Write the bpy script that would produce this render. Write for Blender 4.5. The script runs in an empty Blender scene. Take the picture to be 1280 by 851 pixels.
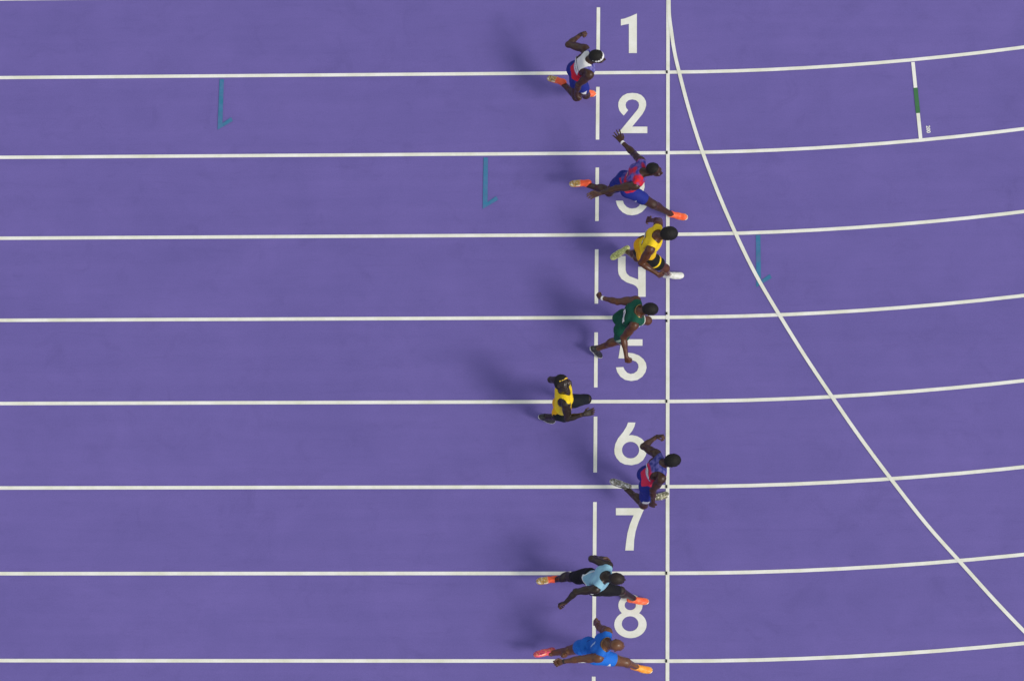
import bpy, math, random
import numpy as np
from mathutils import Vector, Matrix

# ------------------------------------------------------------------ camera, sky, sun, exposure
scn = bpy.context.scene
cam_data = bpy.data.cameras.new("camera")
camera = bpy.data.objects.new("camera", cam_data)
scn.collection.objects.link(camera)
CR = ((0.9983568208639582, 0.00409866409324881, 0.05715644484274008),
      (0.01357848993323876, 0.9521106038745917, -0.30545216090362376),
      (-0.055671203018646996, 0.3057263464966849, 0.9504904619259709))
camera.matrix_world = Matrix.Translation((0.8067, -21.0912, 49.4269)) @ Matrix(CR).to_4x4()
cam_data.sensor_width = 36.0
cam_data.lens = 36.0 * 4672.0834 / 1280.0
cam_data.clip_start = 0.5
cam_data.clip_end = 3000.0
scn.camera = camera

SUN_EL, SUN_AZ = 45.0, -33.0            # degrees; azimuth measured from +X towards +Y
world = bpy.data.worlds.new("World")
scn.world = world
world.use_nodes = True
wn = world.node_tree
bg = wn.nodes["Background"]
sky = wn.nodes.new("ShaderNodeTexSky")
sky.sky_type = 'NISHITA'
sky.sun_disc = False
sky.sun_elevation = math.radians(SUN_EL)
sky.sun_rotation = math.radians(90.0 - SUN_AZ)
hs = wn.nodes.new("ShaderNodeHueSaturation")      # floodlit night haze: far less blue than a day sky
hs.inputs["Saturation"].default_value = 0.30
wn.links.new(sky.outputs[0], hs.inputs["Color"])
wn.links.new(hs.outputs[0], bg.inputs[0])
bg.inputs[1].default_value = 0.098
sun_data = bpy.data.lights.new("sun", 'SUN')
sun_data.energy = 1.1
sun_data.angle = math.radians(13.0)
sun_data.color = (1.0, 0.93, 0.84)
sun = bpy.data.objects.new("sun", sun_data)
scn.collection.objects.link(sun)
sd = Vector((math.cos(math.radians(SUN_EL)) * math.cos(math.radians(SUN_AZ)),
             math.cos(math.radians(SUN_EL)) * math.sin(math.radians(SUN_AZ)),
             math.sin(math.radians(SUN_EL))))
sun.rotation_euler = sd.to_track_quat('Z', 'Y').to_euler()
sun.location = sd * 60
scn.view_settings.view_transform = 'Standard'
scn.view_settings.look = 'None'
scn.view_settings.exposure = 0.75
scn.view_settings.gamma = 1.0
scn.view_settings.use_curve_mapping = False

COL = scn.collection

# ------------------------------------------------------------------ materials
def new_mat(name, rough=0.6, spec=0.5):
    m = bpy.data.materials.new(name)
    m.use_nodes = True
    b = m.node_tree.nodes["Principled BSDF"]
    b.inputs["Roughness"].default_value = rough
    b.inputs["Specular IOR Level"].default_value = spec
    return m, m.node_tree.nodes, m.node_tree.links, b

def noise(nd, lk, scale, detail=4.0, rough=0.6, vec=None, dist=0.0):
    n = nd.new("ShaderNodeTexNoise")
    n.inputs["Scale"].default_value = scale
    n.inputs["Detail"].default_value = detail
    n.inputs["Roughness"].default_value = rough
    n.inputs["Distortion"].default_value = dist
    if vec is None:
        g = nd.new("ShaderNodeNewGeometry"); vec = g.outputs["Position"]
    lk.new(vec, n.inputs["Vector"])
    return n.outputs["Fac"]

def ramp(nd, lk, src, stops):
    r = nd.new("ShaderNodeValToRGB")
    while len(r.color_ramp.elements) < len(stops): r.color_ramp.elements.new(0.5)
    for e, (p, c) in zip(r.color_ramp.elements, stops):
        e.position = p; e.color = (*c, 1)
    lk.new(src, r.inputs[0])
    return r.outputs[0]

def mixc(nd, lk, f, a, b, mode='MIX'):
    m = nd.new("ShaderNodeMix"); m.data_type = 'RGBA'; m.blend_type = mode
    for sock, v in ((m.inputs[0], f), (m.inputs[6], a), (m.inputs[7], b)):
        if hasattr(v, "is_linked"): lk.new(v, sock)
        elif isinstance(v, (int, float)): sock.default_value = v
        else: sock.default_value = (*v, 1)
    return m.outputs[2]

def bump(nd, lk, b, h, strength, dist=0.002):
    n = nd.new("ShaderNodeBump")
    n.inputs["Strength"].default_value = strength
    n.inputs["Distance"].default_value = dist
    lk.new(h, n.inputs["Height"]); lk.new(n.outputs[0], b.inputs["Normal"])

TRACK_A, TRACK_B, TRACK_C = (0.1296, 0.1000, 0.3096), (0.1640, 0.1240, 0.3569), (0.1480, 0.1120, 0.3311)
def track_mat():
    m, nd, lk, b = new_mat("track_rubber", 0.75, 0.35)
    big = noise(nd, lk, 0.35, 3, 0.55)
    mid = noise(nd, lk, 2.2, 5, 0.65, dist=0.4)
    fine = noise(nd, lk, 160.0, 2, 0.6)
    g = nd.new("ShaderNodeNewGeometry")
    mp = nd.new("ShaderNodeMapping"); mp.inputs["Scale"].default_value = (0.25, 5.0, 1.0)
    lk.new(g.outputs["Position"], mp.inputs[0])
    streak = noise(nd, lk, 1.0, 4, 0.6, vec=mp.outputs[0])
    c = ramp(nd, lk, big, [(0.3, TRACK_A), (0.7, TRACK_B)])
    c = mixc(nd, lk, 0.5, c, ramp(nd, lk, mid, [(0.25, (0.1240, 0.0960, 0.2881)), (0.75, (0.1680, 0.1264, 0.3698))]))
    c = mixc(nd, lk, 0.35, c, ramp(nd, lk, streak, [(0.3, (0.1280, 0.0976, 0.2967)), (0.7, (0.1640, 0.1224, 0.3526))]))
    c = mixc(nd, lk, 0.55, c, ramp(nd, lk, fine, [(0.3, (0.70, 0.70, 0.70)), (0.7, (1.12, 1.12, 1.12))]), 'MULTIPLY')
    # scuffs and spike marks along the running direction, a few seams between laid strips
    mp2 = nd.new("ShaderNodeMapping"); mp2.inputs["Scale"].default_value = (1.6, 14.0, 1.0)
    lk.new(g.outputs["Position"], mp2.inputs[0])
    scuff = noise(nd, lk, 1.3, 6, 0.75, vec=mp2.outputs[0], dist=0.6)
    c = mixc(nd, lk, 0.8, c, ramp(nd, lk, scuff, [(0.56, (1, 1, 1)), (0.72, (0.90, 0.89, 0.90))]), 'MULTIPLY')
    cloud = noise(nd, lk, 0.9, 4, 0.6, dist=0.8)
    c = mixc(nd, lk, 1.0, c, ramp(nd, lk, cloud, [(0.30, (0.95, 0.955, 0.96)), (0.70, (1.05, 1.04, 1.03))]), 'MULTIPLY')
    c = mixc(nd, lk, 1.0, c, (0.965, 0.995, 1.09), 'MULTIPLY')
    grain = noise(nd, lk, 48.0, 2, 0.7)
    c = mixc(nd, lk, 1.0, c, ramp(nd, lk, grain, [(0.25, (0.93, 0.93, 0.93)), (0.75, (1.07, 1.07, 1.07))]), 'MULTIPLY')
    blot = noise(nd, lk, 2.4, 5, 0.62, dist=1.0)
    c = mixc(nd, lk, 1.0, c, ramp(nd, lk, blot, [(0.55, (1, 1, 1)), (0.74, (0.91, 0.91, 0.92))]), 'MULTIPLY')
    lk.new(c, b.inputs["Base Color"])
    bump(nd, lk, b, fine, 0.6, 0.002)
    return m
M_TRACK = track_mat()

def paint_mat(name, col, wear=0.5, under=None):
    m, nd, lk, b = new_mat(name, 0.6, 0.4)
    fine = noise(nd, lk, 90.0, 3, 0.7)
    mid = noise(nd, lk, 3.0, 4, 0.65)
    c2 = tuple(x * y for x, y in zip(col, (0.84, 0.85, 0.74)))
    c = ramp(nd, lk, mid, [(0.35, col), (0.7, c2)])
    c = mixc(nd, lk, wear * 0.5, c, ramp(nd, lk, fine, [(0.3, (0.72, 0.72, 0.74)), (0.62, (1.06, 1.06, 1.06))]), 'MULTIPLY')
    if under is not None:
        f = noise(nd, lk, 9.0, 5, 0.7)
        mask = ramp(nd, lk, f, [(0.35, (0, 0, 0)), (0.68, (0.40, 0.40, 0.40))])
        c = mixc(nd, lk, mask, c, under)
    lk.new(c, b.inputs["Base Color"])
    bump(nd, lk, b, fine, 0.4, 0.0015)
    return m
M_WHITE = paint_mat("line_paint", (0.83, 0.83, 0.77))
M_TEAL = paint_mat("teal_paint", (0.024, 0.185, 0.335), 0.7, under=(0.15, 0.15, 0.38))
M_GREEN = paint_mat("green_paint", (0.045, 0.16, 0.06))
M_BLACK = paint_mat("black_paint", (0.01, 0.01, 0.01))
M_INFIELD = paint_mat("infield_surface", (0.15, 0.125, 0.33))

def plain(name, col, rough=0.5, metal=0.0, spec=0.5):
    m, nd, lk, b = new_mat(name, rough, spec)
    g = nd.new("ShaderNodeTexCoord")
    n = noise(nd, lk, 60.0, 3, 0.6, vec=g.outputs["Object"])
    c = ramp(nd, lk, n, [(0.3, tuple(x * 0.82 for x in col)), (0.7, tuple(min(1, x * 1.1) for x in col))])
    lk.new(c, b.inputs["Base Color"])
    b.inputs["Metallic"].default_value = metal
    return m

def dye_mat(name, rough, spec, kind):
    """colour from the 'dye' vertex attribute (printed cloth or skin tone), relief and grain from noise"""
    m, nd, lk, b = new_mat(name, rough, spec)
    a = nd.new("ShaderNodeAttribute"); a.attribute_name = "dye"
    if kind == 'skin':
        n = noise(nd, lk, 14.0, 4, 0.6); f = noise(nd, lk, 90.0, 3, 0.6)
        c = mixc(nd, lk, 1.0, a.outputs["Color"], ramp(nd, lk, n, [(0.3, (0.82, 0.8, 0.8)), (0.7, (1.15, 1.1, 1.05))]), 'MULTIPLY')
        r = nd.new("ShaderNodeMapRange"); r.inputs[3].default_value = rough - 0.12; r.inputs[4].default_value = rough + 0.12
        lk.new(n, r.inputs[0]); lk.new(r.outputs[0], b.inputs["Roughness"])
        bump(nd, lk, b, f, 0.25, 0.002)
    else:
        n = noise(nd, lk, 9.0, 3, 0.6, dist=1.2); f = noise(nd, lk, 220.0, 2, 0.5)
        c = mixc(nd, lk, 1.0, a.outputs["Color"], ramp(nd, lk, f, [(0.3, (0.85, 0.85, 0.85)), (0.7, (1.08, 1.08, 1.08))]), 'MULTIPLY')
        bump(nd, lk, b, n, 0.7, 0.014)
    lk.new(c, b.inputs["Base Color"])
    return m
M_SKIN = dye_mat("skin", 0.36, 0.42, 'skin')
M_CLOTH = dye_mat("running_kit", 0.68, 0.20, 'cloth')
M_HAIR = plain("black_hair", (0.008, 0.007, 0.006), 0.7, spec=0.3)
M_FUZZ = plain("shaved_hair", (0.022, 0.015, 0.011), 0.6, spec=0.3)
M_EYE = plain("eye_white", (0.40, 0.38, 0.35), 0.25)
M_IRIS = plain("iris", (0.01, 0.007, 0.005), 0.2)
M_GOLD = plain("gold", (0.75, 0.5, 0.16), 0.25, 1.0)
M_BAND_W = plain("white_band", (0.78, 0.78, 0.76), 0.7)
M_BAND_Y = plain("yellow_band", (0.8, 0.5, 0.04), 0.7)
M_BAND_B = plain("black_band", (0.012, 0.012, 0.014), 0.5)
def plate_mat(name, base, fleck, heel=None):
    m, nd, lk, b = new_mat(name, 0.35, 0.6)
    g = nd.new("ShaderNodeTexCoord")
    v = nd.new("ShaderNodeTexVoronoi"); v.inputs["Scale"].default_value = 55.0
    lk.new(g.outputs["Object"], v.inputs[0])
    c = ramp(nd, lk, v.outputs["Color"], [(0.2, base), (0.5, tuple(x * 0.45 for x in base)), (0.8, fleck)])
    if heel is not None:      # only the forefoot carries the spike plate
        sx = nd.new("ShaderNodeSeparateXYZ"); lk.new(g.outputs["Object"], sx.inputs[0])
        c = mixc(nd, lk, ramp(nd, lk, sx.outputs[0], [(0.062, (0, 0, 0)), (0.078, (1, 1, 1))]), heel, c)
    lk.new(c, b.inputs["Base Color"])
    b.inputs["Metallic"].default_value = 0.2
    return m
M_PLATE_GOLD = plate_mat("gold_spike_plate", (0.62, 0.36, 0.09), (0.9, 0.82, 0.6), heel=(0.90, 0.11, 0.03))
M_PLATE_LIME = plate_mat("lime_sole", (0.72, 0.76, 0.25), (0.74, 0.78, 0.30))
M_PLATE_WHITE = plate_mat("pale_spike_plate", (0.30, 0.28, 0.22), (0.80, 0.80, 0.76))
M_PLATE_BLACK = plate_mat("black_spike_plate", (0.02, 0.02, 0.025), (0.3, 0.3, 0.3))
M_PLATE_PINK = plate_mat("pink_sole", (0.85, 0.08, 0.16), (0.9, 0.25, 0.12))
M_SPIKE = plain("steel_spike", (0.5, 0.5, 0.5), 0.3, 1.0)

# ------------------------------------------------------------------ mesh helpers
def link(name, mesh, mat=None, parent=None, kind=None, label=None, loc=None):
    o = bpy.data.objects.new(name, mesh)
    COL.objects.link(o)
    if mat is not None and not mesh.materials: mesh.materials.append(mat)
    if parent is not None: o.parent = parent
    if kind: o["kind"] = kind
    if label: o["label"] = label
    if loc is not None: o.location = loc
    return o

def np_mesh(name, V, Q, smooth=True, dye=None):
    me = bpy.data.meshes.new(name)
    V = np.ascontiguousarray(V, dtype=np.float32); Q = np.ascontiguousarray(Q, dtype=np.int32)
    k = Q.shape[1]
    me.vertices.add(len(V)); me.vertices.foreach_set("co", V.ravel())
    me.loops.add(Q.size); me.loops.foreach_set("vertex_index", Q.ravel())
    me.polygons.add(len(Q))
    me.polygons.foreach_set("loop_start", np.arange(0, Q.size, k, dtype=np.int32))
    me.polygons.foreach_set("use_smooth", np.full(len(Q), smooth))
    me.update(calc_edges=True); me.validate()
    if dye is not None:
        at = me.color_attributes.new("dye", 'FLOAT_COLOR', 'POINT')
        c = np.ones((len(V), 4), np.float32); c[:, :3] = dye
        at.data.foreach_set("color", c.ravel())
    return me

def strip_mesh(name, L, R, z=0.0, th=0.0):
    """ribbon between two ground polylines"""
    n = len(L)
    V = [(x, y, z) for x, y in L] + [(x, y, z) for x, y in R]
    Q = [(i, n + i, n + i + 1, i + 1) for i in range(n - 1)]
    me = bpy.data.meshes.new(name); me.from_pydata(V, [], Q); me.update()
    if n and me.polygons and me.polygons[0].normal.z < 0: me.flip_normals()
    return me

def path_strip(name, P, w, z):
    P = np.array(P, float); T = np.gradient(P, axis=0); T /= np.linalg.norm(T, axis=1)[:, None]
    N = np.stack([-T[:, 1], T[:, 0]], 1) * w / 2
    return strip_mesh(name, (P + N).tolist(), (P - N).tolist(), z)

# ------------------------------------------------------------------ the track
LANE = 1.22; RAD = 36.5
def ring_mesh():
    # one sheet of track surface: straight plus the bend, far beyond the frame
    V, F = [], []
    xs = [-420, -120, -60, -30, -15, 0, 15, 30, 60, 120, 420]; ys = [-420, -120, -60, -30, -15, -7, 0, 7, 20, 50, 120, 420]
    for y in ys:
        for x in xs: V.append((x, y, 0.0))
    n = len(xs)
    for j in range(len(ys) - 1):
        for i in range(n - 1):
            a = j * n + i; F.append((a, a + 1, a + 1 + n, a + n))
    me = bpy.data.meshes.new("track"); me.from_pydata(V, [], F); me.update(); return me
track = link("track", ring_mesh(), M_TRACK, kind="structure")

def lane_path(k, d=0.0):
    r = RAD + LANE * k + d
    pts = [(x, RAD - r) for x in (-100, -60, -30, -12, -6, -3, -1)]
    for i in range(0, 121):
        a = math.radians(i * 0.75)
        pts.append((r * math.sin(a), RAD - r * math.cos(a)))
    return pts
ZL = 0.004
for k in range(0, 10):
    link("lane_line", path_strip("lane_line", lane_path(k), 0.05, ZL), M_WHITE, track)
W = 0.025
link("finish_line", strip_mesh("finish_line", [(-W, 0.03), (-W, -LANE * 9 - 0.03)], [(W, 0.03), (W, -LANE * 9 - 0.03)], ZL + 0.004), M_WHITE, track)
for k in range(9):
    y0 = -LANE * k - 0.215; y1 = y0 - 0.80
    link("dashed_line", strip_mesh("dashed_line", [(-1.020, y0), (-1.020, y1)], [(-0.970, y0), (-0.970, y1)], ZL), M_WHITE, track)
# curved (waterfall) start line
CURVE = [(0.012, -0.10), (0.018, -0.353), (0.048, -0.599), (0.091, -0.907), (0.159, -1.225), (0.306, -1.823), (0.486, -2.429), (0.698, -3.03),
 (0.947, -3.651), (1.228, -4.267), (1.553, -4.862), (1.894, -5.451), (2.262, -6.042), (2.648, -6.64), (3.053, -7.222), (3.52, -7.856), (3.962, -8.384),
 (4.402, -8.905), (4.81, -9.36), (5.32, -9.9), (5.9, -10.46), (6.5, -11.0)]
def smooth_path(P, n=5):
    P = np.array(P); out = []
    for i in range(len(P) - 1):
        p0 = P[max(i - 1, 0)]; p1 = P[i]; p2 = P[i + 1]; p3 = P[min(i + 2, len(P) - 1)]
        for t in np.arange(n) / n:
            out.append(0.5 * ((2 * p1) + (-p0 + p2) * t + (2 * p0 - 5 * p1 + 4 * p2 - p3) * t * t + (-p0 + 3 * p1 - 3 * p2 + p3) * t ** 3))
    out.append(P[-1]); return [tuple(p) for p in out]
link("curved_start_line", path_strip("curved_start_line", smooth_path(CURVE), 0.05, ZL + 0.008), M_WHITE, track)
# small black timing ticks on the finish line
for k in range(1, 9):
    ys = [(-LANE * k, 0.045)] if k != 4 else [(-LANE * k + 0.055, 0.038), (-LANE * k - 0.055, 0.036)]
    for yc, h in ys:
        link("timing_mark", strip_mesh("timing_mark", [(-0.028, yc + h / 2), (-0.028, yc - h / 2)], [(-0.003, yc + h / 2), (-0.003, yc - h / 2)], ZL + 0.012), M_BLACK, track)
# teal staggered hooks
for (x, y, dy) in ((-6.375, -1.275, 0.77), (-2.573, -2.495, 0.77), (1.262, -3.675, 0.77)):
    a, w = (x, y), 0.031
    V = [(x - w, y, ZL + .004), (x + w, y, ZL + .004), (x + w + .004, y - dy + .10, ZL + .004), (x + w + .125, y - dy + .190, ZL + .004),
         (x + w + .155, y - dy + .135, ZL + .004), (x - w, y - dy, ZL + .004)]
    me = bpy.data.meshes.new("lane_hook"); me.from_pydata(V, [], [(0, 5, 2, 1), (5, 4, 3, 2)]); me.update()
    if x > 0:   # keep the hook below the curved start line
        for v in me.vertices: v.co.z = ZL + 0.002
    link("lane_hook", me, M_TEAL, track)
# radial bar in the bend, white / green / white
def lerp(a, b, t): return (a[0] + (b[0] - a[0]) * t, a[1] + (b[1] - a[1]) * t)
A_, B_ = (3.466, -1.098), (3.552, -2.262)
for t0, t1, mm, nm in ((0, .335, M_WHITE, "radial_bar"), (.335, .665, M_GREEN, "green_bar"), (.665, 1, M_WHITE, "radial_bar")):
    p, q = lerp(A_, B_, t0), lerp(A_, B_, t1)
    w = 0.025 if mm is M_WHITE else 0.03
    link(nm, path_strip(nm, [p, q], w * 2, ZL + 0.004), mm, track)

def curve_mesh(name, loops, z, closed=True):
    cu = bpy.data.curves.new(name, 'CURVE'); cu.dimensions = '2D'; cu.fill_mode = 'BOTH'
    for l in loops:
        s = cu.splines.new('POLY'); s.points.add(len(l) - 1)
        for p, (x, y) in zip(s.points, l): p.co = (x, y, 0, 1)
        s.use_cyclic_u = True
    tmp = bpy.data.objects.new("tmp", cu)
    me = bpy.data.meshes.new_from_object(tmp)
    bpy.data.objects.remove(tmp); bpy.data.curves.remove(cu)
    me.name = name
    for v in me.vertices: v.co.z = z
    return me
DIGITS = {1: [[[-0.6735, -0.4007],[-0.6236, -0.3925],[-0.5351, -0.3586],[-0.445, -0.3159],[-0.443, -0.9242],[-0.557, -0.9232],[-0.5588, -0.474],[-0.6151, -0.4856],[-0.673, -0.499]]],
 2: [[[-0.7036, -2.14],[-0.2906, -2.1432],[-0.2909, -2.0443],[-0.5046, -2.0426],[-0.3616, -1.8557],[-0.3259, -1.7876],[-0.3077, -1.7192],[-0.3126, -1.6592],[-0.3383, -1.6075],[-0.3785, -1.5643],[-0.4345, -1.5398],[-0.5066, -1.5314],[-0.5785, -1.5394],[-0.6384, -1.5707],[-0.6822, -1.6218],[-0.7019, -1.6731],[-0.704, -1.7331],[-0.6894, -1.7932],[-0.6612, -1.8362],[-0.6251, -1.875],[-0.5631, -1.7942],[-0.5896, -1.7597],[-0.601, -1.7168],[-0.59, -1.674],[-0.5581, -1.6417],[-0.5062, -1.6301],[-0.4542, -1.6426],[-0.4181, -1.6754],[-0.4092, -1.7184],[-0.4178, -1.7611],[-0.4416, -1.7995]]],
 3: [[[-0.7304, -3.1533],[-0.6313, -3.1539],[-0.6152, -3.2029],[-0.5794, -3.2453],[-0.5397, -3.2666],[-0.5, -3.2727],[-0.4446, -3.263],[-0.4051, -3.2338],[-0.3831, -3.1876],[-0.3912, -3.137],[-0.4214, -3.1073],[-0.4928, -3.0942],[-0.5562, -3.0895],[-0.5566, -3.0051],[-0.4931, -3.0013],[-0.4456, -2.9865],[-0.4219, -2.9512],[-0.426, -2.9131],[-0.4539, -2.8791],[-0.5016, -2.8644],[-0.5412, -2.8675],[-0.5808, -2.8909],[-0.6045, -2.9246],[-0.6999, -2.9028],[-0.6645, -2.8354],[-0.5972, -2.785],[-0.5099, -2.7645],[-0.4304, -2.7778],[-0.3667, -2.8205],[-0.3308, -2.8842],[-0.3267, -2.9518],[-0.3424, -3.0108],[-0.3661, -3.0402],[-0.3184, -3.07],[-0.2866, -3.1208],[-0.2769, -3.1799],[-0.2903, -3.2345],[-0.3179, -3.2764],[-0.3652, -3.3266],[-0.4285, -3.3598],[-0.4996, -3.3736],[-0.5709, -3.3631],[-0.6344, -3.3291],[-0.6822, -3.2783],[-0.7142, -3.2191]]],
 4: [[[-0.6962, -3.9767],[-0.5905, -3.9773],[-0.5896, -4.1816],[-0.5752, -4.2316],[-0.5356, -4.2735],[-0.4134, -4.324],[-0.414, -4.1368],[-0.3093, -4.1373],[-0.3081, -4.5777],[-0.4126, -4.5772],[-0.413, -4.4652],[-0.4406, -4.4236],[-0.4801, -4.3984],[-0.5746, -4.3647],[-0.6457, -4.3145],[-0.6854, -4.2477],[-0.6952, -4.1894]]],
 5: [[[-0.6416, -5.1973],[-0.3503, -5.1986],[-0.35, -5.2923],[-0.559, -5.2915],[-0.5703, -5.3966],[-0.5429, -5.3942],[-0.4764, -5.4035],[-0.3981, -5.4342],[-0.3354, -5.4878],[-0.3024, -5.5453],[-0.2921, -5.6108],[-0.3075, -5.6762],[-0.3503, -5.7415],[-0.4203, -5.7903],[-0.5061, -5.8038],[-0.5921, -5.7856],[-0.6547, -5.7404],[-0.698, -5.6748],[-0.7179, -5.6051],[-0.6148, -5.6014],[-0.5966, -5.6424],[-0.5613, -5.6835],[-0.5143, -5.7016],[-0.4675, -5.692],[-0.4247, -5.6594],[-0.4038, -5.6063],[-0.4094, -5.5612],[-0.4369, -5.5242],[-0.476, -5.5077],[-0.5151, -5.4993],[-0.5621, -5.4868],[-0.5934, -5.4785],[-0.6834, -5.4741]]],
 6: [[[-0.5466, -6.4015],[-0.444, -6.4018],[-0.457, -6.4569],[-0.4878, -6.5216],[-0.5358, -6.5846],[-0.4876, -6.5823],[-0.4176, -6.5987],[-0.3554, -6.6353],[-0.3087, -6.692],[-0.2853, -6.7486],[-0.2812, -6.8052],[-0.302, -6.8777],[-0.339, -6.9421],[-0.4008, -6.9903],[-0.4937, -7.0127],[-0.5868, -7.002],[-0.6567, -6.9656],[-0.7035, -6.909],[-0.7286, -6.8525],[-0.7336, -6.7879],[-0.7201, -6.7071],[-0.6816, -6.6263],[-0.6121, -6.5375],[-0.5658, -6.4565]],[[-0.3922, -6.7968],[-0.3961, -6.8277],[-0.4078, -6.8565],[-0.4264, -6.8812],[-0.4508, -6.9001],[-0.4791, -6.9119],[-0.5096, -6.9159],[-0.5401, -6.9118],[-0.5686, -6.8998],[-0.5931, -6.8808],[-0.612, -6.856],[-0.6239, -6.8272],[-0.628, -6.7962],[-0.6242, -6.7653],[-0.6125, -6.7365],[-0.5939, -6.7118],[-0.5695, -6.6928],[-0.5411, -6.6809],[-0.5105, -6.6769],[-0.48, -6.6811],[-0.4515, -6.6931],[-0.427, -6.7122],[-0.4082, -6.737],[-0.3963, -6.7659]]],
 7: [[[-0.7077, -7.6219],[-0.3154, -7.6225],[-0.3522, -7.7103],[-0.3981, -7.822],[-0.4363, -7.9494],[-0.4551, -8.0688],[-0.4622, -8.2197],[-0.5776, -8.2196],[-0.5666, -8.1084],[-0.5479, -7.9732],[-0.5137, -7.8457],[-0.464, -7.7221],[-0.7071, -7.7218]]],
 8: [[[-0.3863, -9.0949],[-0.3561, -9.1143],[-0.3301, -9.1379],[-0.3093, -9.165],[-0.2942, -9.1947],[-0.2853, -9.2262],[-0.2827, -9.2585],[-0.2867, -9.2906],[-0.297, -9.3217],[-0.3134, -9.3508],[-0.3353, -9.3771],[-0.3622, -9.3997],[-0.3932, -9.418],[-0.4274, -9.4315],[-0.4638, -9.4397],[-0.5013, -9.4425],[-0.5389, -9.4398],[-0.5754, -9.4316],[-0.6097, -9.4181],[-0.6409, -9.3998],[-0.6679, -9.3772],[-0.6901, -9.3509],[-0.7067, -9.3219],[-0.7173, -9.2908],[-0.7215, -9.2586],[-0.7192, -9.2263],[-0.7105, -9.1948],[-0.6956, -9.1651],[-0.6749, -9.138],[-0.6492, -9.1144],[-0.6191, -9.0949],[-0.6288, -9.0861],[-0.6479, -9.06],[-0.6609, -9.0308],[-0.6672, -8.9997],[-0.6665, -8.9682],[-0.659, -8.9374],[-0.6448, -8.9087],[-0.6245, -8.8834],[-0.5992, -8.8625],[-0.5697, -8.8469],[-0.5374, -8.8373],[-0.5037, -8.8341],[-0.4699, -8.8373],[-0.4376, -8.847],[-0.408, -8.8626],[-0.3825, -8.8835],[-0.3621, -8.9088],[-0.3477, -8.9374],[-0.3399, -8.9682],[-0.339, -8.9997],[-0.345, -9.0308],[-0.3578, -9.06],[-0.3767, -9.0861]],[[-0.3935, -9.2436],[-0.3973, -9.2708],[-0.4085, -9.2961],[-0.4264, -9.3179],[-0.4498, -9.3345],[-0.477, -9.345],[-0.5063, -9.3486],[-0.5356, -9.3451],[-0.5629, -9.3346],[-0.5864, -9.3179],[-0.6045, -9.2962],[-0.6159, -9.2708],[-0.6199, -9.2436],[-0.6161, -9.2164],[-0.6049, -9.1911],[-0.587, -9.1693],[-0.5637, -9.1526],[-0.5364, -9.1421],[-0.5071, -9.1385],[-0.4778, -9.1421],[-0.4504, -9.1526],[-0.4269, -9.1693],[-0.4089, -9.191],[-0.3975, -9.2164]],[[-0.4288, -8.986],[-0.4334, -9.0094],[-0.4466, -9.03],[-0.4669, -9.0453],[-0.4918, -9.0534],[-0.5184, -9.0534],[-0.5434, -9.0453],[-0.5639, -9.03],[-0.5773, -9.0094],[-0.582, -8.986],[-0.5775, -8.9626],[-0.5643, -8.942],[-0.5439, -8.9267],[-0.519, -8.9186],[-0.4924, -8.9186],[-0.4673, -8.9267],[-0.4469, -8.942],[-0.4335, -8.9626]]]}
for k, loops in DIGITS.items():
    link("lane_number", curve_mesh("lane_number", loops, ZL), M_WHITE, track, label="white painted number %d" % k)
# tiny painted text beside the radial bar: 200, read from the bend side
def text_mesh(s, size):
    cu = bpy.data.curves.new("t", 'FONT'); cu.body = s; cu.size = size; cu.align_x = 'CENTER'; cu.align_y = 'CENTER'; cu.offset = 0.002
    tmp = bpy.data.objects.new("tmp", cu); me = bpy.data.meshes.new_from_object(tmp)
    bpy.data.objects.remove(tmp); bpy.data.curves.remove(cu); return me
t200 = link("painted_text", text_mesh("200", 0.074), M_WHITE, track)
t200.location = (3.660, -2.115, ZL); t200.rotation_euler = (0, 0, math.radians(-86))

# ------------------------------------------------------------------ implicit body modelling
def nz(v): v = np.asarray(v, float); return v / max(np.linalg.norm(v), 1e-9)
def orth(v, d): v = np.asarray(v, float); return nz(v - d * np.dot(v, d))
class Cone:
    def __init__(s, a, b, ra, rb, k=.02):
        s.a = np.array(a, float); s.b = np.array(b, float); s.ra = ra; s.rb = rb; s.k = k; s.tag = None
    def d(s, P, off=0.0):
        ba = (s.b - s.a); q = P - s.a
        t = np.clip((q @ ba) / max(ba @ ba, 1e-9), 0, 1)
        return np.linalg.norm(q - t[..., None] * ba, axis=-1) - (s.ra + (s.rb - s.ra) * t) - off
class Ell:
    def __init__(s, c, axes, r, k=.02):
        s.c = np.array(c, float); s.R = np.stack([np.asarray(a, float) for a in axes], 1); s.r = np.array(r, float); s.k = k
    def d(s, P, off=0.0):
        q = (P - s.c) @ s.R; r = s.r + off
        k0 = np.linalg.norm(q / r, axis=-1); k1 = np.linalg.norm(q / (r * r), axis=-1)
        return k0 * (k0 - 1.0) / np.maximum(k1, 1e-6)
def smin(a, b, k):
    h = np.maximum(k - np.abs(a - b), 0) / k
    return np.minimum(a, b) - h * h * k * .25

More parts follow.
